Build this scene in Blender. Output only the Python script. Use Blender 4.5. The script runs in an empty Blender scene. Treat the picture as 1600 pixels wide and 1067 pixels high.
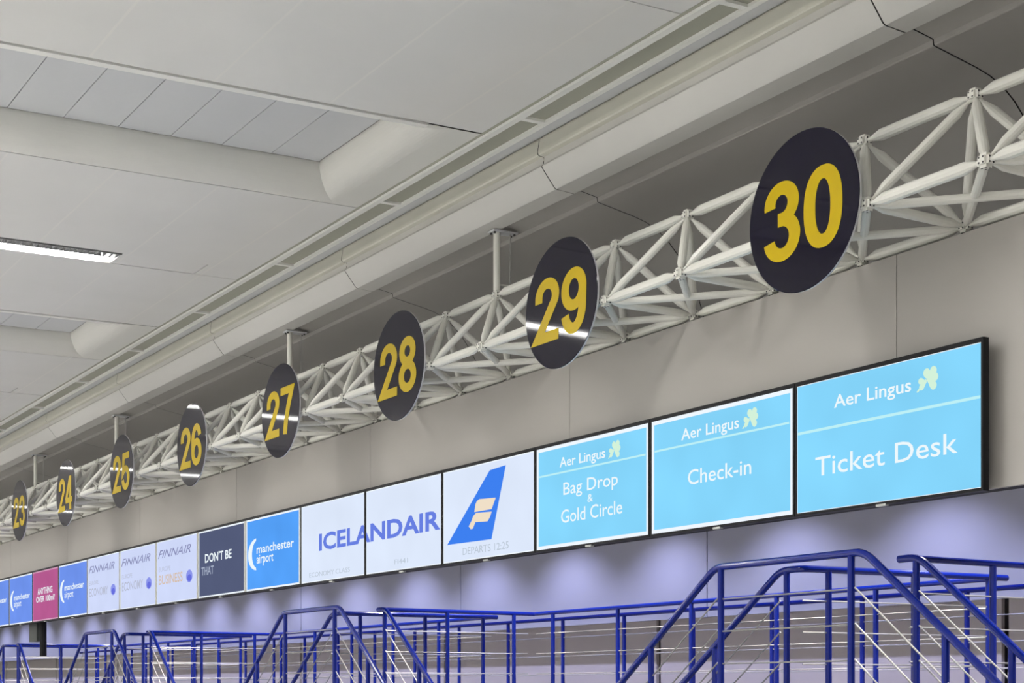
import bpy, bmesh, math, random
from mathutils import Vector, Matrix

random.seed(7)
SC = bpy.context.scene
COL = SC.collection
H = 1.55                      # eye height; geometry below is measured from eye level and lifted by H

# ------------------------------------------------------------------ camera
cam_d = bpy.data.cameras.new('camera')
cam = bpy.data.objects.new('camera', cam_d)
COL.objects.link(cam)
cam.location = (0, 0, H)
YAW = math.radians(28.476)
cam.rotation_euler = (math.radians(90), 0, -YAW)
cam_d.sensor_width = 36
cam_d.lens = 36 * 2511 / 1600
cam_d.shift_x = (800 - 660) / 1600
cam_d.shift_y = (1078 - 533.5) / 1600
cam_d.clip_end = 300
SC.camera = cam

# ------------------------------------------------------------------ world, exposure
W = bpy.data.worlds.new('world')
SC.world = W
W.use_nodes = True
bg = W.node_tree.nodes['Background']
bg.inputs[0].default_value = (1.0, 0.985, 0.955, 1)
bg.inputs[1].default_value = 0.55
SC.view_settings.view_transform = 'Standard'
SC.view_settings.look = 'None'
SC.view_settings.gamma = 1
SC.view_settings.use_curve_mapping = False
SC.view_settings.exposure = 0.0
LAMP_E = 72.0                 # luminance of the ceiling light tubes
FILL_W = 320.0  # power of the added white fill spots
SPOT_W = 128.0                 # wall-washer power


# ------------------------------------------------------------------ materials
def lin(c):
    return tuple(((x / 255) / 12.92 if x / 255 <= 0.04045 else ((x / 255 + 0.055) / 1.055) ** 2.4) for x in c)


def principled(name, col, rough=0.5, metal=0.0, noise=0.0, scale=2.0, bump=0.0, spec=0.5):
    m = bpy.data.materials.new(name)
    m.use_nodes = True
    nt = m.node_tree
    b = nt.nodes['Principled BSDF']
    b.inputs['Base Color'].default_value = (*col, 1)
    b.inputs['Roughness'].default_value = rough
    b.inputs['Metallic'].default_value = metal
    b.inputs['Specular IOR Level'].default_value = spec
    if noise or bump:
        tc = nt.nodes.new('ShaderNodeTexCoord')
        n = nt.nodes.new('ShaderNodeTexNoise')
        n.inputs['Scale'].default_value = scale
        n.inputs['Detail'].default_value = 3
        nt.links.new(tc.outputs['Object'], n.inputs['Vector'])
        if noise:
            mx = nt.nodes.new('ShaderNodeMix')
            mx.data_type = 'RGBA'
            mx.inputs[6].default_value = (*[c * (1 - noise) for c in col], 1)
            mx.inputs[7].default_value = (*[min(1, c * (1 + noise)) for c in col], 1)
            nt.links.new(n.outputs['Fac'], mx.inputs[0])
            nt.links.new(mx.outputs[2], b.inputs['Base Color'])
        if bump:
            bp = nt.nodes.new('ShaderNodeBump')
            bp.inputs['Strength'].default_value = bump
            bp.inputs['Distance'].default_value = 0.02
            nt.links.new(n.outputs['Fac'], bp.inputs['Height'])
            nt.links.new(bp.outputs['Normal'], b.inputs['Normal'])
    return m


def emit(name, col, strength=1.0):
    m = bpy.data.materials.new(name)
    m.use_nodes = True
    nt = m.node_tree
    nt.nodes.remove(nt.nodes['Principled BSDF'])
    e = nt.nodes.new('ShaderNodeEmission')
    e.inputs[0].default_value = (*col, 1)
    e.inputs[1].default_value = strength
    nt.links.new(e.outputs[0], nt.nodes['Material Output'].inputs[0])
    return m


def screen_mat(name, rgb, amt=0.05):
    """lit display surface: even colour with the faint unevenness of a backlight"""
    m = emit(name, lin(rgb))
    nt = m.node_tree
    e = [n for n in nt.nodes if n.type == 'EMISSION'][0]
    tc = nt.nodes.new('ShaderNodeTexCoord')
    n = nt.nodes.new('ShaderNodeTexNoise')
    n.inputs['Scale'].default_value = 1.6
    n.inputs['Detail'].default_value = 1
    nt.links.new(tc.outputs['Object'], n.inputs['Vector'])
    mx = nt.nodes.new('ShaderNodeMix')
    mx.data_type = 'RGBA'
    a = lin(rgb)
    mx.inputs[6].default_value = (*[c * (1 - 2.4 * amt) for c in a], 1)
    mx.inputs[7].default_value = (*[c * (1 + 2.4 * amt) for c in a], 1)
    nt.links.new(n.outputs['Fac'], mx.inputs[0])
    nt.links.new(mx.outputs[2], e.inputs[0])
    return m


def ceiling_mat():
    m = principled('ceiling_panel_white', (0.74, 0.735, 0.725), 0.55)
    nt = m.node_tree
    b = nt.nodes['Principled BSDF']
    tc = nt.nodes.new('ShaderNodeTexCoord')
    sp = nt.nodes.new('ShaderNodeSeparateXYZ')
    nt.links.new(tc.outputs['Object'], sp.inputs[0])

    def math_(op, a, c=None, v=None):
        n = nt.nodes.new('ShaderNodeMath')
        n.operation = op
        nt.links.new(a, n.inputs[0])
        if c is not None:
            nt.links.new(c, n.inputs[1])
        if v is not None:
            n.inputs[1].default_value = v
        return n.outputs[0]
    u = math_('ADD', sp.outputs['X'], v=-3.87 + 1.083 * 40 + 0.5415)
    u = math_('DIVIDE', u, v=1.083)
    fr = math_('FRACT', u)
    d = math_('ABSOLUTE', math_('SUBTRACT', fr, v=0.5))
    seam = math_('LESS_THAN', d, v=0.011)
    n = nt.nodes.new('ShaderNodeTexNoise')
    n.inputs['Scale'].default_value = 0.9
    n.inputs['Detail'].default_value = 4
    nt.links.new(tc.outputs['Object'], n.inputs['Vector'])
    mx = nt.nodes.new('ShaderNodeMix')
    mx.data_type = 'RGBA'
    mx.inputs[6].default_value = (0.70, 0.695, 0.685, 1)
    mx.inputs[7].default_value = (0.78, 0.775, 0.765, 1)
    nt.links.new(n.outputs['Fac'], mx.inputs[0])
    mx2 = nt.nodes.new('ShaderNodeMix')
    mx2.data_type = 'RGBA'
    mx2.inputs[7].default_value = (0.775, 0.765, 0.745, 1)
    nt.links.new(seam, mx2.inputs[0])
    nt.links.new(mx.outputs[2], mx2.inputs[6])
    nt.links.new(mx2.outputs[2], b.inputs['Base Color'])
    return m


M = dict(
    ceil=ceiling_mat(),
    tile=principled('ceiling_tile_grey', (0.60, 0.61, 0.63), 0.6, noise=0.02, scale=30),
    cove=principled('coffer_plaster', (0.73, 0.725, 0.69), 0.5, noise=0.02, scale=1.5),
    trim=principled('trim_white', (0.86, 0.86, 0.83), 0.4, noise=0.01, scale=6),
    slot=principled('slot_olive', (0.36, 0.36, 0.30), 0.6, noise=0.03, scale=2),
    strip=principled('strip_grey', (0.60, 0.61, 0.63), 0.5, noise=0.02, scale=2),
    gap=principled('gap_dark', (0.03, 0.03, 0.03), 0.8, noise=0.05, scale=4),
    beam=principled('beam_cladding', (0.61, 0.60, 0.575), 0.45, noise=0.02, scale=1.2),
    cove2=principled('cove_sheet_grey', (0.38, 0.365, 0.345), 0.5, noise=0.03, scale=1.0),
    fascia=principled('fascia_cream', (0.60, 0.59, 0.515), 0.4, noise=0.02, scale=1.2),
    bulk=principled('bulkhead_panel', (0.47, 0.445, 0.415), 0.5, noise=0.025, scale=0.7),
    roof=principled('roof_concrete', (0.35, 0.34, 0.33), 0.8, noise=0.05, scale=2),
    floor=principled('floor_stone', (0.80, 0.79, 0.76), 0.35, noise=0.06, scale=3),
    dark_floor=principled('floor_dark_low_bounce', (0.07, 0.07, 0.085), 0.9, noise=0.15, scale=40),
    wall=principled('wall_panel_white', (0.56, 0.56, 0.59), 0.5, noise=0.015, scale=0.8),
    shutter=principled('shutter_panel', (0.86, 0.77, 0.68), 0.5, noise=0.02, scale=1.1),
    truss=principled('truss_paint', (0.79, 0.78, 0.72), 0.35, noise=0.02, scale=5),
    bolt=principled('bolt_dark', (0.06, 0.06, 0.06), 0.5, noise=0.05, scale=40),
    navy=principled('sign_navy', lin((19, 16, 33)), 0.045, noise=0.02, scale=3, spec=0.25),
    edge=principled('sign_edge', (0.6, 0.6, 0.62), 0.4, noise=0.02, scale=8),
    yellow=principled('sign_yellow', lin((186, 160, 4)), 0.4, noise=0.02, scale=6, spec=0.2),
    black=principled('bezel_black', (0.010, 0.010, 0.012), 0.45, noise=0.05, scale=20, spec=0.2),
    bezel=principled('bezel_grey', (0.55, 0.56, 0.53), 0.4, noise=0.03, scale=20),
    blue=principled('rail_blue', lin((12, 34, 132)), 0.16, noise=0.04, scale=6),
    steel=principled('cable_steel', (0.42, 0.41, 0.39), 0.5, metal=0.6, noise=0.05, scale=60),
    deck=principled('deck_tread_grey', (0.14, 0.14, 0.15), 0.6, noise=0.1, scale=20),
    dark=principled('bracket_dark', (0.05, 0.055, 0.05), 0.5, noise=0.05, scale=10),
    reflector=principled('lamp_reflector', (0.45, 0.45, 0.45), 0.25, noise=0.01, scale=10),
    louvre=principled('lamp_louvre', (0.16, 0.16, 0.16), 0.4, noise=0.05, scale=30),
    lamp=emit('lamp_tube', (1.0, 0.985, 0.95), LAMP_E),
    sky=screen_mat('display_sky_blue', (134, 214, 252)),
    white=screen_mat('display_white', (222, 233, 252), 0.03),
    pale=screen_mat('display_pale', (208, 218, 250), 0.03),
    mblue=screen_mat('display_mid_blue', (86, 162, 250), 0.06),
    mblue2=screen_mat('display_far_blue', (112, 148, 238), 0.05),
    slate=screen_mat('display_slate', (84, 92, 122), 0.03),
    crim=screen_mat('display_crimson', (184, 92, 146), 0.05),
    ink=emit('display_lettering_white', lin((238, 248, 252))),
    bord=emit('display_border_white', lin((240, 248, 255))),
    line=emit('display_rule_pale', lin((190, 240, 246))),
    leaf=emit('display_leaf', lin((212, 242, 218))),
    iblue=emit('display_ice_blue', lin((104, 128, 226))),
    tail=emit('display_tail_blue', lin((62, 128, 240))),
    cream=emit('display_cream', lin((240, 224, 200))),
    small=emit('display_small_grey', lin((186, 198, 212))),
    fin=emit('display_slanted_grey', lin((136, 140, 182))),
    gold=emit('display_gold', lin((214, 190, 170))),
    faint=emit('display_faint', lin((184, 190, 212))),
    globe=emit('display_globe', lin((140, 150, 235))),
    globe2=emit('display_globe_dark', lin((104, 112, 222))),
    that=emit('display_that', lin((168, 178, 200))),
)


# ------------------------------------------------------------------ helpers
class MB:
    def __init__(self):
        self.v, self.f, self.m = [], [], []

    def add(self, vs, fs, mi=0):
        b = len(self.v)
        self.v += [tuple(p) for p in vs]
        self.f += [tuple(i + b for i in f) for f in fs]
        self.m += [mi] * len(fs)
        return self

    def box(self, x0, x1, y0, y1, z0, z1, mi=0):
        vs = [(x0, y0, z0), (x1, y0, z0), (x1, y1, z0), (x0, y1, z0), (x0, y0, z1), (x1, y0, z1), (x1, y1, z1), (x0, y1, z1)]
        return self.add(vs, [(0, 3, 2, 1), (4, 5, 6, 7), (0, 1, 5, 4), (1, 2, 6, 5), (2, 3, 7, 6), (3, 0, 4, 7)], mi)

    def rings(self, rings, mi=0, caps=True, closed=False):
        n = len(rings[0])
        b = len(self.v)
        vs = [p for r in rings for p in r]
        fs = []
        R = len(rings)
        for i in range(R if closed else R - 1):
            for j in range(n):
                a, c = i * n + j, i * n + (j + 1) % n
                d, e = ((i + 1) % R) * n + (j + 1) % n, ((i + 1) % R) * n + j
                fs.append((a, c, d, e))
        if caps and not closed:
            fs.append(tuple(range(n))[::-1])
            fs.append(tuple((R - 1) * n + j for j in range(n)))
        return self.add(vs, fs, mi)

    def tube(self, pts, rad, n=10, mi=0, caps=True):
        """round bar through pts; rad is a number or one radius per point"""
        P = [Vector(p) for p in pts]
        if not hasattr(rad, '__len__'):
            rad = [rad] * len(P)
        t0 = (P[1] - P[0]).normalized()
        up = Vector((0, 0, 1)) if abs(t0.z) < 0.9 else Vector((1, 0, 0))
        u = t0.cross(up).normalized()
        rings = []
        for i, p in enumerate(P):
            if i == 0:
                t = t0
            elif i == len(P) - 1:
                t = (P[i] - P[i - 1]).normalized()
            else:
                t = ((P[i] - P[i - 1]).normalized() + (P[i + 1] - P[i]).normalized()).normalized()
            u = (u - t * u.dot(t)).normalized()
            w = t.cross(u)
            rings.append([p + (u * math.cos(2 * math.pi * k / n) + w * math.sin(2 * math.pi * k / n)) * rad[i] for k in range(n)])
        return self.rings(rings, mi, caps)

    def build(self, name, mat, parent=None, smooth=False):
        me = bpy.data.meshes.new(name)
        o = bpy.data.objects.new(name, me)
        COL.objects.link(o)
        off = Vector((0, 0, H))
        if parent is not None:
            base = Vector((0, 0, 0))
            q = parent
            while q is not None:
                base += q.location
                q = q.parent
            off = off - base
            o.parent = parent
        me.from_pydata([tuple(Vector(p) + off) for p in self.v], [], self.f)
        mats = mat if isinstance(mat, (list, tuple)) else [mat]
        for mm in mats:
            me.materials.append(mm)
        for p, mi in zip(me.polygons, self.m):
            p.material_index = mi
        bm = bmesh.new()
        bm.from_mesh(me)
        if smooth != 'flat2d':
            bmesh.ops.recalc_face_normals(bm, faces=bm.faces)
        bm.to_mesh(me)
        bm.free()
        if smooth is True:
            for p in me.polygons:
                p.use_smooth = True
            try:
                me.set_sharp_from_angle(angle=math.radians(24))
            except Exception:
                pass
        me.update()
        return o


def fillet(pts, r, steps=5):
    out = [Vector(pts[0])]
    for i in range(1, len(pts) - 1):
        a, b, c = Vector(pts[i - 1]), Vector(pts[i]), Vector(pts[i + 1])
        d1, d2 = (a - b), (c - b)
        l = min(r, d1.length * 0.45, d2.length * 0.45)
        s, e = b + d1.normalized() * l, b + d2.normalized() * l
        for k in range(steps + 1):
            t = k / steps
            out.append(s * (1 - t) ** 2 + b * 2 * t * (1 - t) + e * t * t)
    out.append(Vector(pts[-1]))
    return out


def tag(o, label, cat, group=None):
    o['label'] = label
    o['category'] = cat
    if group:
        o['group'] = group
    return o


def thing(name, loc, label, cat, group=None):
    o = bpy.data.objects.new(name, None)
    o.empty_display_size = 0.2
    COL.objects.link(o)
    o.location = (loc[0], loc[1], loc[2] + H)
    return tag(o, label, cat, group)


def struct(o):
    o['kind'] = 'structure'
    return o


def copy_tree(o, parent=None):
    c = o.copy()
    COL.objects.link(c)
    if parent is not None:
        c.parent = parent
    for ch in list(o.children):
        copy_tree(ch, c)
    return c


# ------------------------------------------------------------------ layout constants (metres, eye-level origin)
ZC = 5.17                     # ceiling plane
MOD = 9.06                    # ceiling module along the hall
COF = [(12.86 + MOD * k, 15.48 + MOD * k) for k in range(-2, 5)]
LMP = [18.675 + MOD * k for k in range(-2, 4)]
YA, YB = -8.0, 62.0
XL = -16.0

# ------------------------------------------------------------------ floor, roof, ceiling
struct(MB().box(-40, 6.6, -25, YB + 10, -1.75, -1.55).build('floor', M['floor']))
struct(MB().box(6.6, 16, -25, YB + 10, -1.75, -1.55).build('floor', M['dark_floor']))  # unseen floor zone made dark to cut light bounced up to the cove
struct(MB().box(1.0, 14, YA - 0.3, YA, -1.55, 6.4).build('wall_rear_light_block', M['bulk']))  # unseen wall added to keep world light off the near right
struct(MB().box(XL - 2, 14.4, YA - 2, YB + 2, 6.4, 6.6).build('ceiling', M['roof']))          # unseen roof slab, added to keep world light out

g = 0.008
mb = MB()


def slab(x0, x1, y0, y1, z=ZC, t=0.03):
    mb.box(x0, x1, y0, y1, z, z + t)


edges = sorted([('c', a, b) for a, b in COF] + [('l', y - 0.245, y + 0.245) for y in LMP], key=lambda e: e[1])
y = YA
XR = 7.625
for kind, a, b in edges:
    slab(XL, XR, y, a - g)
    if kind == 'l':
        slab(5.97, 7.03 - g, a, b, ZC + 0.006)
        slab(7.03 + g, XR, a, b, ZC + 0.003)
    y = b + g
slab(XL, XR, y, YB)
struct(mb.build('ceiling', M['ceil']))

# coffers: flared cove walls rising to tiled panels
ZT = 5.47
prof = [(.335 * math.sin(math.radians(6 * q)) ** .9, (ZT - ZC) * (1 - math.cos(math.radians(6 * q)))) for q in range(16)]


def cove_loop(y0, y1, xr, off, z):
    xr = xr - off
    return [(XL, y0 + off, z), (xr, y0 + off, z), (xr, y1 - off, z), (XL, y1 - off, z)]


for (a, b) in COF:
    mb = MB()
    loops = [cove_loop(a + 0.02, b - 0.008, 7.33, o_, ZC + z_) for o_, z_ in prof]
    for l0, l1 in zip(loops[:-1], loops[1:]):
        for i in range(3):
            mb.add([l0[i], l0[i + 1], l1[i + 1], l1[i]], [(0, 1, 2, 3)])
    # flat return to the slot rail
    mb.add([(7.33, a + 0.02, ZC), (XR, a + 0.02, ZC), (XR, b - 0.008, ZC), (7.33, b - 0.008, ZC)], [(0, 1, 2, 3)])
    struct(mb.build('ceiling', M['cove'], smooth=True))
    # tiles with open joints
    mb = MB()
    x = 7.33 - 0.335 - 0.012
    while x > XL:
        mb.box(x - 0.528, x, a + 0.34, b - 0.36, ZT - 0.004, ZT + 0.02)
        x -= 0.537
    struct(mb.build('ceiling', M['tile']))
    # white edge trim on the near lip
    mb = MB()
    mb.box(XL, 7.05, a + 0.015, a + 0.105, ZC - 0.012, ZC + 0.02)
    struct(mb.build('trim_1', M['trim']))
# joints of the flared end pieces
for (a, b) in COF:
    pass

# slot rails along the hall
struct(MB().box(7.632, 7.70, YA, YB, ZC - 0.03, ZC + 0.06).build('trim_2', M['trim']))
struct(MB().box(7.925, 7.975, YA, YB, ZC - 0.03, ZC + 0.06).build('trim_3', M['trim']))
struct(MB().box(7.60, 8.0, YA, YB, ZC - 0.004, ZC + 0.02).build('ceiling', M['slot']))
mb = MB()
yy = 9.5 - 2.805 * 6
while yy < YB:
    mb.box(7.70, 7.925, yy - 0.03, yy + 0.03, ZC - 0.028, ZC - 0.002)
    yy += 2.805
struct(mb.build('trim_4', M['trim']))
struct(MB().box(7.975, 8.145, YA, YB, ZC, ZC + 0.03).build('ceiling', M['strip']))

# clad beam and dark cove over the truss: one section, in panels with open seams
pF = [(8.165, 5.25), (8.157, 5.165), (8.130, 5.15), (8.120, 5.08), (8.112, 5.045), (8.110, 5.025), (8.114, 5.008), (8.124, 4.997), (8.14, 4.993), (8.18, 4.992), (8.19, 4.96)]
pA = [(8.18, 5.0), (8.176, 4.93), (8.155, 4.902), (8.162, 4.888), (8.295, 4.725), (8.315, 4.712), (8.34, 4.709), (8.515, 4.697), (8.52, 4.712), (8.52, 4.80)]
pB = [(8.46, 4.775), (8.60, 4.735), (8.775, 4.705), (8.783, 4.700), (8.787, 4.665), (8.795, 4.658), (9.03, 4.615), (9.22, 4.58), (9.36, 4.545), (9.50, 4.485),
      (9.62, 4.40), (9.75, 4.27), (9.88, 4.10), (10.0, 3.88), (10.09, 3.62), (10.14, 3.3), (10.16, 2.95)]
seams = [8.45 + 4.243 * k for k in range(-4, 14)]
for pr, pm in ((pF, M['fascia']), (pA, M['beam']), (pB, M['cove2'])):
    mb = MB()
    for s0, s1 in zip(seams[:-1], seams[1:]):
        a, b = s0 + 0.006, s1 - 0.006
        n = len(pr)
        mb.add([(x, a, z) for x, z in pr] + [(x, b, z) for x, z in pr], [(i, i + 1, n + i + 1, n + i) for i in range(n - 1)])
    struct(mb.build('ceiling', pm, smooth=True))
# backing behind the seams
struct(MB().box(10.2, 10.3, YA, YB, 2.9, 6.4).build('wall_cove', M['gap']))

# ------------------------------------------------------------------ bulkhead, soffit, back walls
mb = MB()
j = [8.966 + 4.434 * k for k in range(-3, 13)]
for a, b in zip(j[:-1], j[1:]):
    mb.box(8.94, 8.98, a + 0.004, b - 0.004, 1.42, 3.289)
struct(mb.build('wall_right', M['bulk']))
struct(MB().box(8.985, 9.10, j[0], j[-1], 1.42, 3.27).build('wall_right', M['gap']))
struct(MB().box(9.10, 14.2, j[0], j[-1], 2.95, 3.0).build('ceiling', M['strip']))
mb = MB()
wj = [16.77 + 6.5 * k for k in range(-3, 8)]
for a, b in zip(wj[:-1], wj[1:]):
    mb.box(13.35, 13.40, a + 0.012, b - 0.012, 0.96, 2.95)
struct(mb.build('wall_back', M['wall']))
mb = MB()
for k in range(-3, 7):
    a, b = 18.29 + 6.13 * k, 18.29 + 6.13 * (k + 1)
    mb.box(13.70, 13.75, a + 0.05, b - 0.05, -1.55, 0.98)
struct(mb.build('wall_back', M['shutter']))
struct(MB().box(14.05, 14.2, wj[0], wj[-1], -1.55, 3.0).build('wall_back', M['roof']))

# wall-washers in the soffit
for k in range(-2, 20):
    yl = 18.71 + 1.205 + 2.41 * (k - 3)
    if k == -2:
        proto_dl = thing('downlight', (12.2, yl, 2.90), 'small round downlight in the soffit, washing the back wall', 'light', 'wall washing downlights')
        mb = MB()
        mb.tube([(12.2, yl, 2.95), (12.2, yl, 2.885)], [0.07, 0.07], 16)
        mb.build('can', M['trim'], proto_dl)
        dl = proto_dl
    else:
        dl = copy_tree(proto_dl)
        dl.location = (12.2, yl, 2.90 + H)
    ld = bpy.data.lights.new('downlight_beam', 'SPOT')
    ld.energy = SPOT_W
    ld.color = (0.53, 0.56, 1.0)
    ld.spot_size = math.radians(118)
    ld.spot_blend = 0.6
    ld.shadow_soft_size = 0.04
    lo = bpy.data.objects.new('downlight_beam', ld)
    COL.objects.link(lo)
    lo.location = (0, 0, -0.03)
    lo.parent = dl

# added white fill spots, brightening the shutters and rail tops
for k in range(0, 18):
    yl = 5.0 + 2.41 * k
    if k == 0:
        proto_fill = thing('downlight', (10.7, yl, 2.90), 'small round white fill light added in the soffit above the walkway', 'light', 'added fill lights over the walkway')
        MB().tube([(10.7, yl, 2.95), (10.7, yl, 2.885)], [0.09, 0.09], 16).build('can', M['trim'], proto_fill)
        dl = proto_fill
    else:
        dl = copy_tree(proto_fill)
        dl.location = (10.7, yl, 2.90 + H)
    ld = bpy.data.lights.new('downlight_beam', 'SPOT')
    ld.energy = FILL_W
    ld.color = (1.0, 0.95, 0.92)
    ld.spot_size = math.radians(98)
    ld.spot_blend = 0.3
    ld.shadow_soft_size = 0.05
    lo = bpy.data.objects.new('downlight_beam', ld)
    COL.objects.link(lo)
    lo.location = (0, 0, -0.03)
    lo.parent = dl

# ------------------------------------------------------------------ ceiling lights (recessed runs across the hall)
LIGHT_TXT = ['recessed ceiling light run behind the viewer', 'recessed ceiling light run above the viewer, before the near ceiling coffer',
             'long recessed fluorescent ceiling light with a dark louvre, between the two ceiling coffers',
             'recessed ceiling light run whose glare crosses round sign 27', 'recessed ceiling light run farther down the hall than the one reflected in sign 27',
             'recessed ceiling light run farthest down the hall']
for i, yl in enumerate(LMP):
    t = thing('ceiling_light', (5.95, yl, ZC), LIGHT_TXT[i], 'ceiling light')
    a, b = yl - 0.24, yl + 0.24
    x0, x1 = -13.0, 5.955
    mb = MB()
    # trough
    mb.add([(x0, a, ZC), (x1, a, ZC), (x1, a + .03, ZC + .10), (x0, a + .03, ZC + .10), (x0, b, ZC), (x1, b, ZC), (x1, b - .03, ZC + .10), (x0, b - .03, ZC + .10)],
           [(0, 1, 2, 3), (5, 4, 7, 6), (3, 2, 6, 7), (1, 5, 6, 2), (0, 3, 7, 4)])
    mb.build('housing', M['reflector'], t)
    mb = MB()
    mb.box(x0 + .02, x1 - 0.20, yl + 0.00, yl + 0.14, ZC + 0.012, ZC + 0.05)
    mb.build('tube', M['lamp'], t)
    mb = MB()
    x = x1 - 0.03
    mb.box(x0, x1, a + 0.005, a + 0.02, ZC - 0.012, ZC + 0.03)
    mb.box(x0, x1 - .2, yl - 0.045, yl - 0.03, ZC - 0.004, ZC + 0.05)
    while x > (2.0 if i == 2 else 5.6):
        mb.box(x - 0.012, x + 0.012, a + 0.02, yl - 0.04, ZC - 0.004, ZC + 0.04)
        x -= 0.075
    mb.build('louvre', M['louvre'], t)

# ------------------------------------------------------------------ space frame truss
P = 1.046
FX, BX, TX = 8.0, 9.0, 8.5
FZ, TZ = 3.355, 4.035
FY0, TY0 = 8.30, 7.80
K0, K1 = -4, 30
truss = thing('space_frame_truss', (8.5, FY0 + K0 * P, FZ), 'long white tubular space frame truss carrying the round number signs', 'truss')
Fp = lambda k: Vector((FX, FY0 + P * k, FZ))
Bp = lambda k: Vector((BX, FY0 + 0.05 + P * k, FZ))
Tp = lambda k: Vector((TX, TY0 + P * k, TZ))


def strut(p, q, r):
    d = (q - p)
    L = d.length
    d.normalize()
    pts = [p + d * 0.04, p + d * 0.075, p + d * 0.085, p + d * 0.17, q - d * 0.17, q - d * 0.085, q - d * 0.075, q - d * 0.04]
    rr = [r * .38, r * .38, r * .5, r, r, r * .5, r * .38, r * .38]
    return MB().tube(pts, rr, 12)


def repeat(first, n, step=P):
    for k in range(1, n):
        c = first.copy()
        COL.objects.link(c)
        c.location = first.location + Vector((0, step * k, 0))


N = K1 - K0
mm = M['truss']
k = K0
repeat(strut(Fp(k), Fp(k + 1), 0.043).build('front_chord', mm, truss, True), N)
repeat(strut(Bp(k), Bp(k + 1), 0.043).build('rear_chord', mm, truss, True), N)
repeat(strut(Tp(k), Tp(k + 1), 0.043).build('top_chord', mm, truss, True), N)
repeat(strut(Fp(k), Bp(k), 0.036).build('cross_strut', mm, truss, True), N + 1)
repeat(strut(Fp(k), Bp(k + 1), 0.032).build('floor_brace', mm, truss, True), N)
repeat(strut(Fp(k + 1) - Vector((0, 0, .012)), Bp(k) - Vector((0, 0, .012)), 0.032).build('floor_cross_brace', mm, truss, True), N)
repeat(strut(Tp(k), Fp(k), 0.036).build('front_web', mm, truss, True), N + 1)
repeat(strut(Tp(k + 1), Fp(k), 0.036).build('front_web_return', mm, truss, True), N)
repeat(strut(Tp(k), Bp(k), 0.036).build('rear_web', mm, truss, True), N + 1)
repeat(strut(Tp(k + 1), Bp(k), 0.036).build('rear_web_return', mm, truss, True), N)


def node(p):
    mb = MB()
    s = 0.046
    bmv = bmesh.new()
    bmesh.ops.create_cube(bmv, size=2 * s)
    bmesh.ops.bevel(bmv, geom=bmv.edges[:], offset=0.02, segments=2, affect='EDGES')
    mb.add([p + v.co for v in bmv.verts], [[v.index for v in f.verts] for f in bmv.faces])
    bmv.free()
    for sx, sy, sz in ((-1, 0, 0), (0, -1, 0), (0, 0, -1), (0, 0, 1), (0, 1, 0)):
        d = Vector((sx, sy, sz))
        for a_ in (-1, 1):
            for b_ in (-1, 1):
                e1 = Vector((sy, sz, sx)) if True else d
                e2 = d.cross(e1)
                c0 = p + d * (s - .002) + e1 * a_ * .017 + e2 * b_ * .017
                mb.tube([c0, c0 + d * 0.004], 0.007, 6, 1)
    return mb


repeat(node(Fp(k)).build('front_node', [mm, M['bolt']], truss), N + 1)
repeat(node(Bp(k)).build('rear_node', [mm, M['bolt']], truss), N + 1)
repeat(node(Tp(k)).build('top_node', [mm, M['bolt']], truss), N + 1)

# hanger posts from the ceiling to the top chord
HT = {6: 'white hanger post with ceiling plate, between signs 28 and 29', 11: 'white hanger post with ceiling plate, above sign 27',
      18: 'white hanger post with ceiling plate, above sign 25', 23: 'white hanger post with ceiling plate, between signs 23 and 24'}
for kk, txt in HT.items():
    p = Tp(kk)
    t = thing('hanger_post', (p.x, p.y, p.z + .05), txt, 'hanger post', 'hanger posts of the truss')
    MB().tube([(p.x, p.y, p.z + .046), (p.x, p.y, 4.69)], 0.036, 14).build('post', mm, t, True)
    MB().tube([(p.x + .16, p.y, p.z + .10), (p.x + .16, p.y, 4.70)], 0.008, 8).build('rod', M['steel'], t, True)
    MB().tube([(p.x, p.y, p.z + .11), (p.x + .17, p.y, p.z + .11)], 0.010, 8).build('rod_clip', mm, t, True)
    mb = MB()
    mb.box(p.x - .07, p.x + .22, p.y - .06, p.y + .06, 4.672, 4.690)
    mb.build('ceiling_plate', M['strip'], t)
    mb = MB()
    for dx, dy in ((-.045, -.035), (-.045, .035), (.19, -.035), (.19, .035)):
        mb.tube([(p.x + dx, p.y + dy, 4.655), (p.x + dx, p.y + dy, 4.674)], 0.012, 6)
    mb.build('plate_bolt', M['bolt'], t)


# ------------------------------------------------------------------ numerals for the round signs
def arc(cx, cy, rx, ry, a0, a1, n=22, ex=2.0):
    out = []
    for i in range(n + 1):
        a = math.radians(a0 + (a1 - a0) * i / n)
        c, s = math.cos(a), math.sin(a)
        out.append((cx + rx * math.copysign(abs(c) ** (2 / ex), c), cy + ry * math.copysign(abs(s) ** (2 / ex), s)))
    return out


DW, DS = 0.545, 0.083          # width and half stroke of a numeral one unit tall
cxn = DW / 2
rxn = cxn - DS


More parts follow.
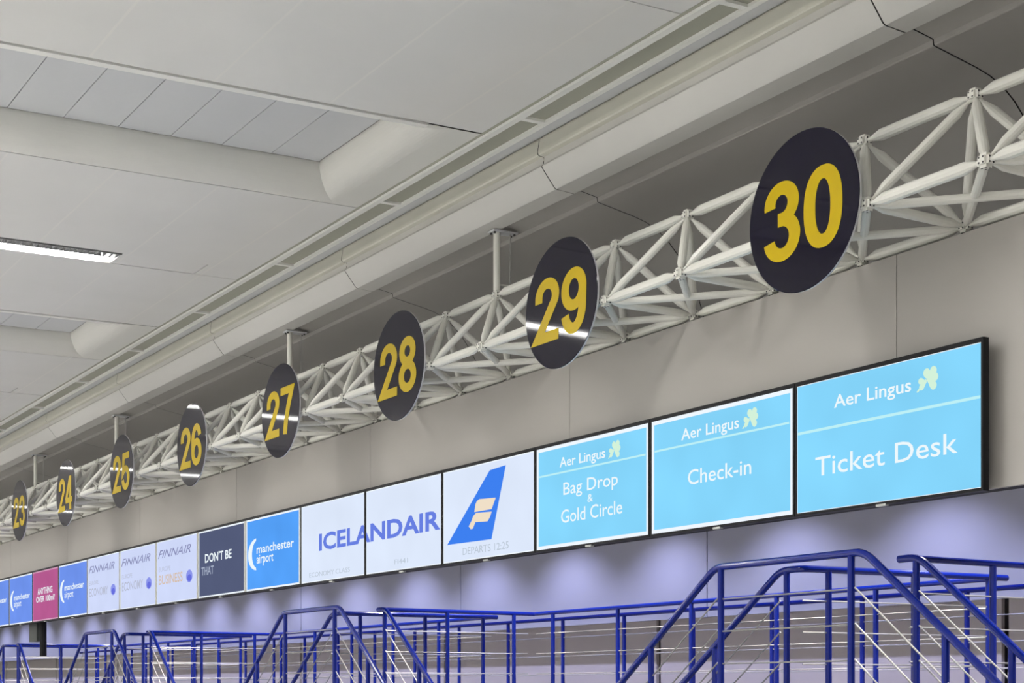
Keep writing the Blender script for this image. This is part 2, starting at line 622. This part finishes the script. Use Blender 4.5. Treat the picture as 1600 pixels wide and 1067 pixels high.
def numeral(ch):
    """centre lines of one numeral: list of (points, closed)"""
    if ch == '0':
        return [(arc(cxn, .5, rxn, .5 - DS, 0, 360, 48, 2.3)[:-1], True)]
    if ch == '2':
        return [([(DS, .64)] + arc(cxn, .715, rxn, .285 - DS, 180, -28, 30) + [(DS * .85, DS), (DW, DS)], False)]
    if ch == '3':
        up = arc(cxn - .005, .722, rxn - .015, .195, 190, -90, 30)
        lo = arc(cxn, .302, rxn, .219, 90, -172, 34)
        return [(up + [(cxn - .06, .527)], False), ([(cxn - .06, .521)] + lo, False)]
    if ch == '4':
        return [([(DW * .70, 0), (DW * .70, 1)], False), ([(-.01, .29), (DW + .01, .29)], False), ([(.035, .30), (DW * .66, .965)], False)]
    if ch == '5':
        return [([(DW - .02, 1 - DS), (DS + .07, 1 - DS), (DS + .02, .47), (DS + .09, .53)] + arc(cxn, .33, rxn, .33 - DS, 108, -170, 32), False)]
    if ch == '6':
        return [(arc(cxn, .325, rxn, .325 - DS, 0, 360, 40)[:-1], True), ([(DS, .33)] + arc(cxn, .60, rxn, .40 - DS, 180, 18, 24), False)]
    if ch == '7':
        return [([(0, 1 - DS), (DW - .075, 1 - DS), (DW * .62, .60), (DW * .44, .30), (DW * .36, 0)], False)]
    if ch == '8':
        return [(arc(cxn, .735, rxn - .02, .265 - DS, 0, 360, 36)[:-1], True), (arc(cxn, .29, rxn, .29 - DS, 0, 360, 40)[:-1], True)]
    if ch == '9':
        return [([(DW - x, 1 - y_) for x, y_ in pts], c) for pts, c in numeral('6')]


def ribbon(mb, pts, closed, hs, to3, mi=0):
    n = len(pts)
    L, R = [], []
    P2 = [Vector((a, b)) for a, b in pts]
    for i in range(n):
        if closed or 0 < i < n - 1:
            d0 = (P2[i] - P2[i - 1]).normalized()
            d1 = (P2[(i + 1) % n] - P2[i]).normalized()
        elif i == 0:
            d0 = d1 = (P2[1] - P2[0]).normalized()
        else:
            d0 = d1 = (P2[i] - P2[i - 1]).normalized()
        n0, n1 = Vector((-d0.y, d0.x)), Vector((-d1.y, d1.x))
        m_ = (n0 + n1)
        if m_.length < 1e-4:
            m_ = n0.copy()
        m_.normalize()
        k_ = hs / max(0.35, m_.dot(n0))
        L.append(P2[i] + m_ * k_)
        R.append(P2[i] - m_ * k_)
    vs = [to3(p.x, p.y) for p in L] + [to3(p.x, p.y) for p in R]
    fs = [(i, (i + 1) % n, n + (i + 1) % n, n + i) for i in range(n if closed else n - 1)]
    mb.add(vs, fs, mi)


SIGN_R = 0.578
TILT = [0, .0195, 0, .0058, -.0020, -.0070, -.0008, -.0095]      # each sign hangs very slightly out of true
for i in range(8):
    num = str(30 - i)
    cy, cz, xf = 8.865 + 3.138 * i, 3.447, 7.918 - 1.1 * max(0, TILT[i])
    t = thing('number_sign', (xf, cy, cz - SIGN_R), 'round navy sign with the yellow number %s, hung on the white truss' % num, 'sign', 'round number signs on the truss')
    mb = MB()
    rings = []
    for x, r in ((xf + .022, SIGN_R - .002), (xf + .004, SIGN_R), (xf, SIGN_R - .004)):
        rings.append([(x, cy + r * math.cos(2 * math.pi * q / 96), cz + r * math.sin(2 * math.pi * q / 96)) for q in range(96)])
    mb.rings(rings[:2], 1, caps=False)
    mb.rings(rings[1:], 0, caps=False)
    b0 = len(mb.v)
    mb.add(rings[2], [tuple(range(96))], 0)
    mb.add(rings[0], [tuple(range(96))], 1)
    d_ = mb.build('disc', [M['navy'], M['edge']], t)
    hgt, sx = 0.585, 0.585 * 1.24
    tot = 2 * DW * sx + 0.035
    for c_, ch in enumerate(num):
        mb = MB()
        x0 = -tot / 2 + c_ * (DW * sx + 0.035)
        for q, (pts, cl) in enumerate(numeral(ch)):
            ribbon(mb, pts, cl, DS, lambda a, b, q=q: (xf - .002 - .0004 * q, cy - (x0 + a * sx), cz - .02 + (b - .5) * hgt))
        mb.build('numeral', M['yellow'], t)
    t.rotation_euler.y = TILT[i]
    mb = MB()
    for dy in (-.523, .523):
        mb.tube([(xf + .03, cy + dy * .8, FZ), (FX - .047 - .7 * max(0, TILT[i]), cy + dy * .8, FZ)], 0.018, 8)
    mb.build('clamp', M['edge'], t)

# ------------------------------------------------------------------ displays
XS = 8.78
KS = 0.9865
PW, SH = 1.962, 1.088
SY0, SZ0 = 8.09, 1.391
FONT_CACHE = {}


def glyphs(text, offset=0.0, shear=0.0):
    key = (text, offset, shear)
    if key not in FONT_CACHE:
        cu = bpy.data.curves.new('lettering', 'FONT')
        cu.body = text
        cu.offset = offset
        cu.shear = shear
        cu.resolution_u = 3
        ob = bpy.data.objects.new('lettering', cu)
        COL.objects.link(ob)
        bpy.context.view_layer.update()
        me = bpy.data.meshes.new_from_object(ob.evaluated_get(bpy.context.evaluated_depsgraph_get()))
        vs = [(v.co.x, v.co.y) for v in me.vertices]
        fs = [tuple(p.vertices) for p in me.polygons]
        bpy.data.objects.remove(ob)
        bpy.data.curves.remove(cu)
        bpy.data.meshes.remove(me)
        FONT_CACHE[key] = (vs, fs)
    return FONT_CACHE[key]


class Screen:
    def __init__(self, k, label, mat, border=0.022, bmat=None, grey=False):
        self.k = k
        self.yl = KS * (SY0 + PW * (k + 1))              # left edge as seen
        yr = self.yl - PW * KS
        e = 0.004
        self.t = thing('display_screen', (XS + .05, (self.yl + yr) / 2, SZ0), label, 'display screen', 'row of wall displays')
        mb = MB()
        bz = 0.034 if grey else 0.020
        y0, y1, z0, z1 = yr + e, self.yl - e, SZ0, SZ0 + SH * KS
        mb.box(XS + .012, XS + .055, y0, y1, z0, z1)
        for (a, b, c, d, mi) in ((y0, y1, z1 - .034, z1, 0), (y0, y1, z0, z0 + .022, 0), (y0, y0 + bz, z0 + .022, z1 - .034, 1), (y1 - bz, y1, z0 + .022, z1 - .034, 1)):
            mb.box(XS - .002, XS + .014, a, b, c, d, mi)
        mb.build('housing', [M['black'], M['bezel'] if grey else M['black']], self.t)
        self.x0, self.x1, self.z0, self.z1 = e + bz, PW - e - bz, .022, SH - .034
        mb = MB()
        b = border
        mb.add([self.p(self.x0 + b, self.z0 + b), self.p(self.x1 - b, self.z0 + b), self.p(self.x1 - b, self.z1 - b), self.p(self.x0 + b, self.z1 - b)], [(0, 1, 2, 3)], 0)
        if b:
            o_ = [(self.x0, self.z0), (self.x1, self.z0), (self.x1, self.z1), (self.x0, self.z1)]
            i_ = [(self.x0 + b, self.z0 + b), (self.x1 - b, self.z0 + b), (self.x1 - b, self.z1 - b), (self.x0 + b, self.z1 - b)]
            for q in range(4):
                r = (q + 1) % 4
                mb.add([self.p(*o_[q]), self.p(*o_[r]), self.p(*i_[r]), self.p(*i_[q])], [(0, 1, 2, 3)], 1)
        self.pic = mb.build('picture', [mat, bmat or M['bord']], self.t, 'flat2d')
        mb = MB()
        for dy in (.45, 1.5):
            mb.box(XS + .055, 8.938, self.yl - dy - .05, self.yl - dy + .05, SZ0 + .2, SZ0 + SH - .2)
        mb.build('wall_bracket', M['dark'], self.t)
        mb = MB()
        yc = self.yl - .95 * PW / 2 - .02
        mb.box(XS - .004, XS + .03, yc - .05, yc + .05, SZ0 - .012, SZ0 + .006)
        mb.build('sensor_tab', M['bezel'], self.t)

    def p(self, x, z, d=0.0):
        return (XS + .004 - d, self.yl - x * KS, SZ0 + z * KS)

    def text(self, s, x0, x1, z0, zcap, mat, off=0.0, shear=0.0, ref='H', clip=None, xshift=0.0, name='lettering', d=.0015):
        vs, fs = glyphs(s, off, shear)
        mnx, mxx = min(v[0] for v in vs), max(v[0] for v in vs)
        hv, _ = glyphs(ref, off, 0)
        cap = max(v[1] for v in hv)
        sx, sz = (x1 - x0) / (mxx - mnx), (zcap - z0) / cap
        pts = [(x0 + (v[0] - mnx) * sx + xshift, z0 + v[1] * sz) for v in vs]
        words = s.split(' ')
        cuts = []
        for q in range(1, len(words)):
            pv, _ = glyphs(' '.join(words[:q]), off, shear)
            cuts.append(max(v[0] for v in pv) + 1e-3)
        for q in range(len(words)):
            lo = cuts[q - 1] if q else -1e9
            hi = cuts[q] if q < len(cuts) else 1e9
            sub = [f for f in fs if lo < max(vs[i][0] for i in f) <= hi]
            used = sorted({i for f in sub for i in f})
            mp = {i: n_ for n_, i in enumerate(used)}
            P_ = [pts[i] for i in used]
            F_ = [tuple(mp[i] for i in f) for f in sub]
            mb = MB()
            if clip:
                bm = bmesh.new()
                vv = [bm.verts.new((a, b, 0)) for a, b in P_]
                for f in F_:
                    try:
                        bm.faces.new([vv[i] for i in f])
                    except ValueError:
                        pass
                for cxv, sgn in ((clip[0], -1), (clip[1], 1)):
                    bmesh.ops.bisect_plane(bm, geom=bm.verts[:] + bm.edges[:] + bm.faces[:], plane_co=(cxv, 0, 0), plane_no=(sgn, 0, 0), clear_outer=True)
                bm.verts.index_update()
                mb.add([self.p(v.co.x, v.co.y, d) for v in bm.verts], [[v.index for v in f.verts] for f in bm.faces])
                bm.free()
            else:
                mb.add([self.p(a, b, d) for a, b in P_], F_)
            mb.build(name, mat, self.pic, 'flat2d')

    def poly(self, polys, mat, name, d=.0015):
        mb = MB()
        for q in polys:
            mb.add([self.p(a, b, d) for a, b in q], [tuple(range(len(q)))])
        return mb.build(name, mat, self.pic, 'flat2d')

    def rule(self, x0, x1, z, h, mat):
        return self.poly([[(x0, z - h / 2), (x1, z - h / 2), (x1, z + h / 2), (x0, z + h / 2)]], mat, 'rule')

    def shamrock(self, x0, x1, z0, z1):
        """three heart leaves on a short stem, leaning to the right"""
        def leaf(cx, cz, r, ang):
            out = []
            for i in range(40):
                a = 2 * math.pi * i / 40
                hx = 16 * math.sin(a) ** 3 / 17
                hy = (13 * math.cos(a) - 5 * math.cos(2 * a) - 2 * math.cos(3 * a) - math.cos(4 * a)) / 17
                c, s = math.cos(ang), math.sin(ang)
                out.append((cx + r * (hx * c - hy * s), cz + r * (hx * s + hy * c)))
            return out[::-1]
        w, h = x1 - x0, z1 - z0
        X = lambda a: x0 + a * w
        Z = lambda b: z0 + b * h
        r = 0.33 * w
        self.poly([leaf(X(.66), Z(.72), r, math.radians(5)), ], M['leaf'], 'leaf_emblem', .0015)
        self.poly([leaf(X(.78), Z(.36), r * .95, math.radians(-105)), ], M['leaf'], 'leaf_emblem', .0017)
        self.poly([leaf(X(.30), Z(.33), r * .72, math.radians(100)), ], M['leaf'], 'leaf_emblem', .0019)
        self.poly([[(X(.02), Z(-.02)), (X(.10), Z(-.05)), (X(.52), Z(.45)), (X(.46), Z(.52))]], M['leaf'], 'leaf_emblem', .0021)

    def crescent(self, x0, x1, z0, z1):
        """white crescent bracket open to the right"""
        cz, hh = (z0 + z1) / 2, (z1 - z0) / 2
        w = x1 - x0
        outer = [(x1 - w * math.cos(math.radians(a)), cz + hh * math.sin(math.radians(a))) for a in range(-88, 89, 8)]
        inner = [(x1 - w * .02 - w * .60 * math.cos(math.radians(a)), cz + hh * .86 * math.sin(math.radians(a))) for a in range(-80, 81, 8)]
        inner = [(inner[0][0] + .0, inner[0][1])] + inner
        no = len(outer)
        mb = MB()
        pts = []
        n = 24
        for i in range(n + 1):
            a = math.radians(-88 + 176 * i / n)
            a2 = math.radians(-80 + 160 * i / n)
            pts.append((self.p(x1 - w * math.cos(a), cz + hh * math.sin(a), .0015), self.p(x1 - w * .55 * math.cos(a2) + .02 * w, cz + hh * .84 * math.sin(a2), .0015)))
        vs = [q for pr in pts for q in pr]
        mb.add(vs, [(2 * i, 2 * i + 1, 2 * i + 3, 2 * i + 2) for i in range(n)])
        mb.build('crescent_emblem', M['ink'], self.pic, 'flat2d')


s = Screen(0, 'light blue display reading Ticket Desk, rightmost of the row', M['sky'], border=.006)
s.text('Aer Lingus', .452, 1.270, .816, .915, M['ink'], .010, ref='L')
s.shamrock(1.317, 1.53, .80, .955)
s.rule(.034, 1.93, .668, .022, M['line'])
s.text('Ticket Desk', .239, 1.720, .300, .450, M['ink'], .004)
s = Screen(1, 'light blue display with a white border reading Check-in', M['sky'], border=.036)
s.text('Aer Lingus', .466, 1.259, .826, .925, M['ink'], .010, ref='L')
s.shamrock(1.298, 1.50, .815, .96)
s.rule(.07, 1.892, .776, .018, M['line'])
s.text('Check-in', .560, 1.419, .415, .545, M['ink'], .004)
s = Screen(2, 'light blue display with a white border reading Bag Drop and Gold Circle', M['sky'], border=.036)
s.text('Aer Lingus', .453, 1.244, .824, .920, M['ink'], .010, ref='L')
s.shamrock(1.288, 1.49, .81, .955)
s.rule(.07, 1.892, .769, .018, M['line'])
s.text('Bag Drop', .520, 1.453, .540, .662, M['ink'], .004)
s.text('&', .945, 1.037, .425, .500, M['ink'], 0, ref='&')
s.text('Gold Circle', .479, 1.524, .262, .390, M['ink'], .004)
s = Screen(3, 'white display with a blue aircraft tail emblem and a departure time', M['white'], border=.014)
s.poly([[(.106, .222), (.135, .228), (1.085, .214), (1.381, .976), (1.048, .960), (.95, .885)][::-1][::-1]], M['tail'], 'tail_emblem')
s.poly([[(.722, .540), (1.091, .537), (1.130, .59), (1.176, .652), (.83, .672), (.775, .655), (.744, .62)]], M['cream'], 'flag_emblem', .003)
s.poly([[(.744, .427), (1.005, .414), (1.055, .455), (1.091, .510), (.76, .528), (.70, .50), (.677, .47)],
        [(.599, .395), (.640, .360), (.690, .362), (.744, .427), (.69, .49), (.66, .45)]], M['cream'], 'flag_emblem', .003)
s.text('DEPARTS 12:25', .464, 1.437, .088, .165, M['small'], .0, ref='D')
s = Screen(4, 'white display with the blue lettering ANDAIR', M['white'], border=.014)
s.text('ICELANDAIR', .590, 3.875, .430, .645, M['iblue'], .030, xshift=-PW, clip=(.012, 1.93))
s.text('FI441', .783, 1.127, .098, .155, M['small'], .0, ref='F')
s = Screen(5, 'white display with the blue lettering ICEL', M['white'], border=.014)
s.text('ICELANDAIR', .590, 3.875, .430, .645, M['iblue'], .030, clip=(.03, 1.945))
s.text('ECONOMY CLASS', .280, 1.520, .090, .150, M['small'], .0, ref='E')


def airport(k, label, mat, grey):
    s = Screen(k, label, mat, border=.026, grey=grey)
    s.crescent(.10, .42, .31, .765)
    s.text('manchester', .42, 1.735, .548, .665, M['ink'], .018, ref='h')
    s.text('airport', .42, 1.03, .405, .510, M['ink'], .012, ref='t')


airport(6, 'bright blue display with a white crescent, beside the dark slate display', M['mblue'], True)
s = Screen(7, 'dark slate grey display with the white words DON\'T BE THAT', M['slate'], border=.024, grey=True)
s.text("DON'T BE", .314, 1.416, .560, .690, M['ink'], .022)
s.text('THAT', .159, .684, .370, .495, M['that'], .012)


def slanted(k, label, mat, cls, cmat, grey):
    s = Screen(k, label, mat, border=.014, grey=grey)
    s.text('FINNAIR', .09, 1.66, .775, .905, M['fin'], .004, shear=.38, ref='F')
    s.text('EUROPE', .128, .702, .552, .625, M['faint'], .0)
    s.text(cls, .128, 1.273, .340, .490, cmat, .012)
    n = 28
    c = [(1.58 + .145 * math.cos(2 * math.pi * i / n), .400 + .10 * math.sin(2 * math.pi * i / n)) for i in range(n)]
    s.poly([c], M['globe'], 'globe_emblem')
    c2 = [(1.59 + .10 * math.cos(2 * math.pi * i / n), .370 + .055 * math.sin(2 * math.pi * i / n)) for i in range(n)]
    s.poly([c2], M['globe2'], 'globe_emblem', .003)


slanted(8, 'white display with slanted grey lettering and a gold BUSINESS line', M['pale'], 'BUSINESS', M['gold'], True)
slanted(9, 'white display with a grey ECONOMY line, beside the gold lettered BUSINESS display', M['pale'], 'ECONOMY', M['faint'], True)
slanted(10, 'white display with a grey ECONOMY line, beside a blue display with white crescent', M['pale'], 'ECONOMY', M['faint'], True)
airport(11, 'blue display with a white crescent, between the crimson display and a white ECONOMY display', M['mblue2'], False)
s = Screen(12, 'crimson pink display with two lines of white capitals', M['crim'], border=.026, bmat=emit('display_border_pink', lin((214, 160, 190))))
s.text('ANYTHING', .396, 1.510, .570, .700, M['ink'], .02)
s.text('OVER 100ml?', .278, 1.686, .412, .530, M['ink'], .02, ref='O')
airport(13, 'blue display with a white crescent, left of the crimson display', M['mblue2'], False)
airport(14, 'blue display at the far left end, cut by the left edge of the photo', M['mblue2'], False)

# dark box hanging under the far displays
t = thing('hanging_bracket', (9.02, 33.6, .9), 'dark box on a black rod hanging below the far blue displays', 'bracket')
MB().box(8.95, 9.12, 33.45, 34.05, 1.02, 1.419).build('box', M['dark'], t)
MB().tube([(9.02, 33.2, .70), (9.02, 33.2, 1.419)], 0.07, 10).build('rod', M['black'], t)

# ------------------------------------------------------------------ blue crossover stairs and walkway railings
ZR = 1.03
RR, PR, CR = 0.030, 0.028, 0.007
XO, XI, XE, XB = 8.60, 9.33, 11.73, 12.88
DZ = -0.06


def cable(t, a, b, dz0, step=0.27, n=3):
    for q in range(n):
        d = Vector((0, 0, dz0 - step * q))
        MB().tube([Vector(a) + d, Vector(b) + d], CR, 6).build('cable', M['steel'], t, True)


UT = ['blue crossover stair with handrails and steel cables, nearest on the right', 'blue crossover stair with handrails, under the displays reading ICEL and ANDAIR',
      'blue crossover stair with handrails, below the white ECONOMY displays', 'blue crossover stair with handrails, farthest at the left edge']


def post(t, x, y, ztop, zbot=DZ):
    mb = MB()
    mb.tube([(x, y, zbot), (x, y, ztop - RR * .6)], PR, 10)
    return mb.build('post', M['blue'], t, True)


def stair_unit():
    t = thing('crossover_stair', (9.0, 9.82, -1.55), UT[0], 'stair')
    sf, sn = .711, .79                      # slopes of the far and near flights
    yf, yn = 10.69, 8.95
    ff = (ZR + .55) / sf
    nn = (ZR + .55) / sn
    # handrails
    o = fillet([(XO, yf + ff, -.55), (XO, yf, ZR), (XO, yn, ZR), (XO, yn - nn, -.55)], .10)
    MB().tube(o, RR, 12).build('outer_handrail', M['blue'], t, True)
    yfi, yni = 10.72, 9.12
    o = fillet([(XI, yfi + ff, -.55), (XI, yfi, ZR), (XI - .0, 10.44, ZR), (XE + .05, 10.44, ZR)], .10)
    MB().tube(o, RR, 12).build('far_handrail', M['blue'], t, True)
    o = fillet([(XI, 9.33, ZR), (XI, yni, ZR), (XI, yni - nn, -.55)], .10)
    MB().tube(o, RR, 12).build('near_handrail', M['blue'], t, True)
    MB().tube([(XI, 9.22, ZR), (XE + .02, 9.405, ZR)], RR * .9, 12).build('cross_handrail', M['blue'], t, True)
    # posts
    post(t, XO, 10.62, ZR)
    post(t, XO, 9.09, ZR)
    post(t, XO, 8.16, ZR - (yn - 8.16) * sn, -.8)
    post(t, XO, 11.59, ZR - (11.59 - yf) * sf, -.8)
    post(t, XI, 10.64, ZR)
    post(t, XI, 9.15, ZR)
    post(t, XI, 11.61, ZR - (11.61 - yfi) * sf, -.8)
    post(t, XI, 8.22, ZR - (yni - 8.22) * sn, -.8)
    for x in (9.62, 10.62, 11.55):
        post(t, x, 10.44, ZR)
    for x in (10.33, 11.4):
        post(t, x, 9.22 + (x - XI) * .075, ZR)
    # cables
    cable(t, (XO, 10.62, ZR), (XO, 9.09, ZR), -.27)
    cable(t, (XO, 9.05, ZR), (XO, 9.05 - 1.7, ZR - 1.7 * sn), -.26)
    cable(t, (XO, 10.66, ZR), (XO, 10.66 + 1.8, ZR - 1.8 * sf), -.26)
    cable(t, (XI, 9.12, ZR), (XI, 9.12 - 1.7, ZR - 1.7 * sn), -.26)
    cable(t, (XI, 10.72, ZR), (XI, 10.72 + 1.8, ZR - 1.8 * sf), -.26)
    cable(t, (XI, 10.44, ZR), (XE - .1, 10.44, ZR), -.27)
    cable(t, (XI, 9.22, ZR), (XE - .1, 9.39, ZR), -.27)
    # deck, treads, stringers
    mb = MB()
    mb.box(XO - .05, XI + .05, 9.0, 10.66, DZ - .06, DZ)
    mb.box(XI + .05, XE - .08, 9.2, 10.46, DZ - .06, DZ)
    mb.build('deck', M['deck'], t)
    for q in range(1, 7):
        z = DZ - q * .213
        MB().box(XO + .02, XI - .02, yf + q * .28 - .29, yf + q * .28, z - .03, z).build('tread', M['deck'], t)
        MB().box(XO + .02, XI - .02, yn - q * .27, yn - q * .27 + .28, z - .03, z).build('tread', M['deck'], t)
    for x in (XO, XI):
        mb = MB()
        mb.add([(x - .02, yf, DZ), (x - .02, yf + 1.97, -1.549), (x - .02, yf + 1.65, -1.549), (x - .02, yf, DZ - .25),
                (x + .02, yf, DZ), (x + .02, yf + 1.97, -1.549), (x + .02, yf + 1.65, -1.549), (x + .02, yf, DZ - .25)],
               [(0, 1, 2, 3), (7, 6, 5, 4), (0, 4, 5, 1), (1, 5, 6, 2), (2, 6, 7, 3), (3, 7, 4, 0)])
        mb.build('stringer', M['blue'], t)
        mb = MB()
        mb.add([(x - .02, yn, DZ), (x - .02, yn - 1.88, -1.549), (x - .02, yn - 1.57, -1.549), (x - .02, yn, DZ - .25),
                (x + .02, yn, DZ), (x + .02, yn - 1.88, -1.549), (x + .02, yn - 1.57, -1.549), (x + .02, yn, DZ - .25)],
               [(0, 3, 2, 1), (4, 5, 6, 7), (0, 1, 5, 4), (1, 2, 6, 5), (2, 3, 7, 6), (3, 0, 4, 7)])
        mb.build('stringer', M['blue'], t)
    for x, y in ((XO, 9.12), (XO, 10.55), (XI, 9.12), (XI, 10.55)):
        MB().box(x - .04, x + .04, y - .04, y + .04, -1.55, DZ - .06).build('leg', M['blue'], t)
    return t


u0 = stair_unit()
base = u0.location.copy()
for i in range(1, 4):
    c = copy_tree(u0)
    c.location = base + Vector((0, MOD * i, 0))
    c['label'] = UT[i]
for o in [u0] + [x for x in COL.objects if x.name.startswith('crossover_stair') and x.parent is None and x != u0]:
    o['group'] = 'blue crossover stairs'


def guard(x, y0, y1, posts, name, label, group, ext=0.0):
    t = thing(name, (x, y0, DZ), label, 'railing', group)
    MB().tube([(x, y0, ZR), (x, y1, ZR)], RR * .9, 12).build('top_rail', M['blue'], t, True)
    for yp in posts:
        post(t, x, yp, ZR)
    cable(t, (x, y0 + .02, ZR), (x, y1 - .02, ZR), -.27)
    return t


FT = ['blue guard rail with steel cables, running from the nearest stair to the second stair', 'blue guard rail running from the second stair to the third stair',
      'blue guard rail running from the third stair to the farthest stair']
gf = guard(XE, 10.50, 18.40, [12.05, 13.54, 15.03, 16.5, 17.98], 'guard_railing', FT[0], 'front guard rails of the raised walkway')
for i in (1, 2):
    c = copy_tree(gf)
    c.location = gf.location + Vector((0, MOD * i, 0))
    c['label'] = FT[i]
BT = ['blue rear guard rail behind the nearest stair, along the back wall', 'blue rear guard rail behind the second stair, along the back wall',
      'blue rear guard rail behind the third stair, along the back wall', 'blue rear guard rail behind the farthest stair, along the back wall']
gb = guard(XB, 7.38, 16.40, [8.85 + 1.51 * q - .0 for q in range(0, 6)] if False else [7.40 + 1.51 * q for q in range(6)], 'guard_railing', BT[0], 'rear guard rails of the raised walkway')
for i in (1, 2, 3):
    c = copy_tree(gb)
    c.location = gb.location + Vector((0, MOD * i, 0))
    c['label'] = BT[i]
# raised walkway between the two guard rails
wk = thing('raised_walkway', (12.3, 22, -1.55), 'long raised walkway deck behind the stairs, along the back wall', 'walkway')
MB().box(XE - .04, XB + .06, 5.0, 46.0, DZ - .12, DZ).build('deck', M['deck'], wk)
for q in range(10):
    MB().box(XE, XE + .08, 6 + 4.3 * q, 6.08 + 4.3 * q, -1.55, DZ - .12).build('leg', M['blue'], wk)
    MB().box(XB - .08, XB, 6 + 4.3 * q, 6.08 + 4.3 * q, -1.55, DZ - .12).build('leg', M['blue'], wk)
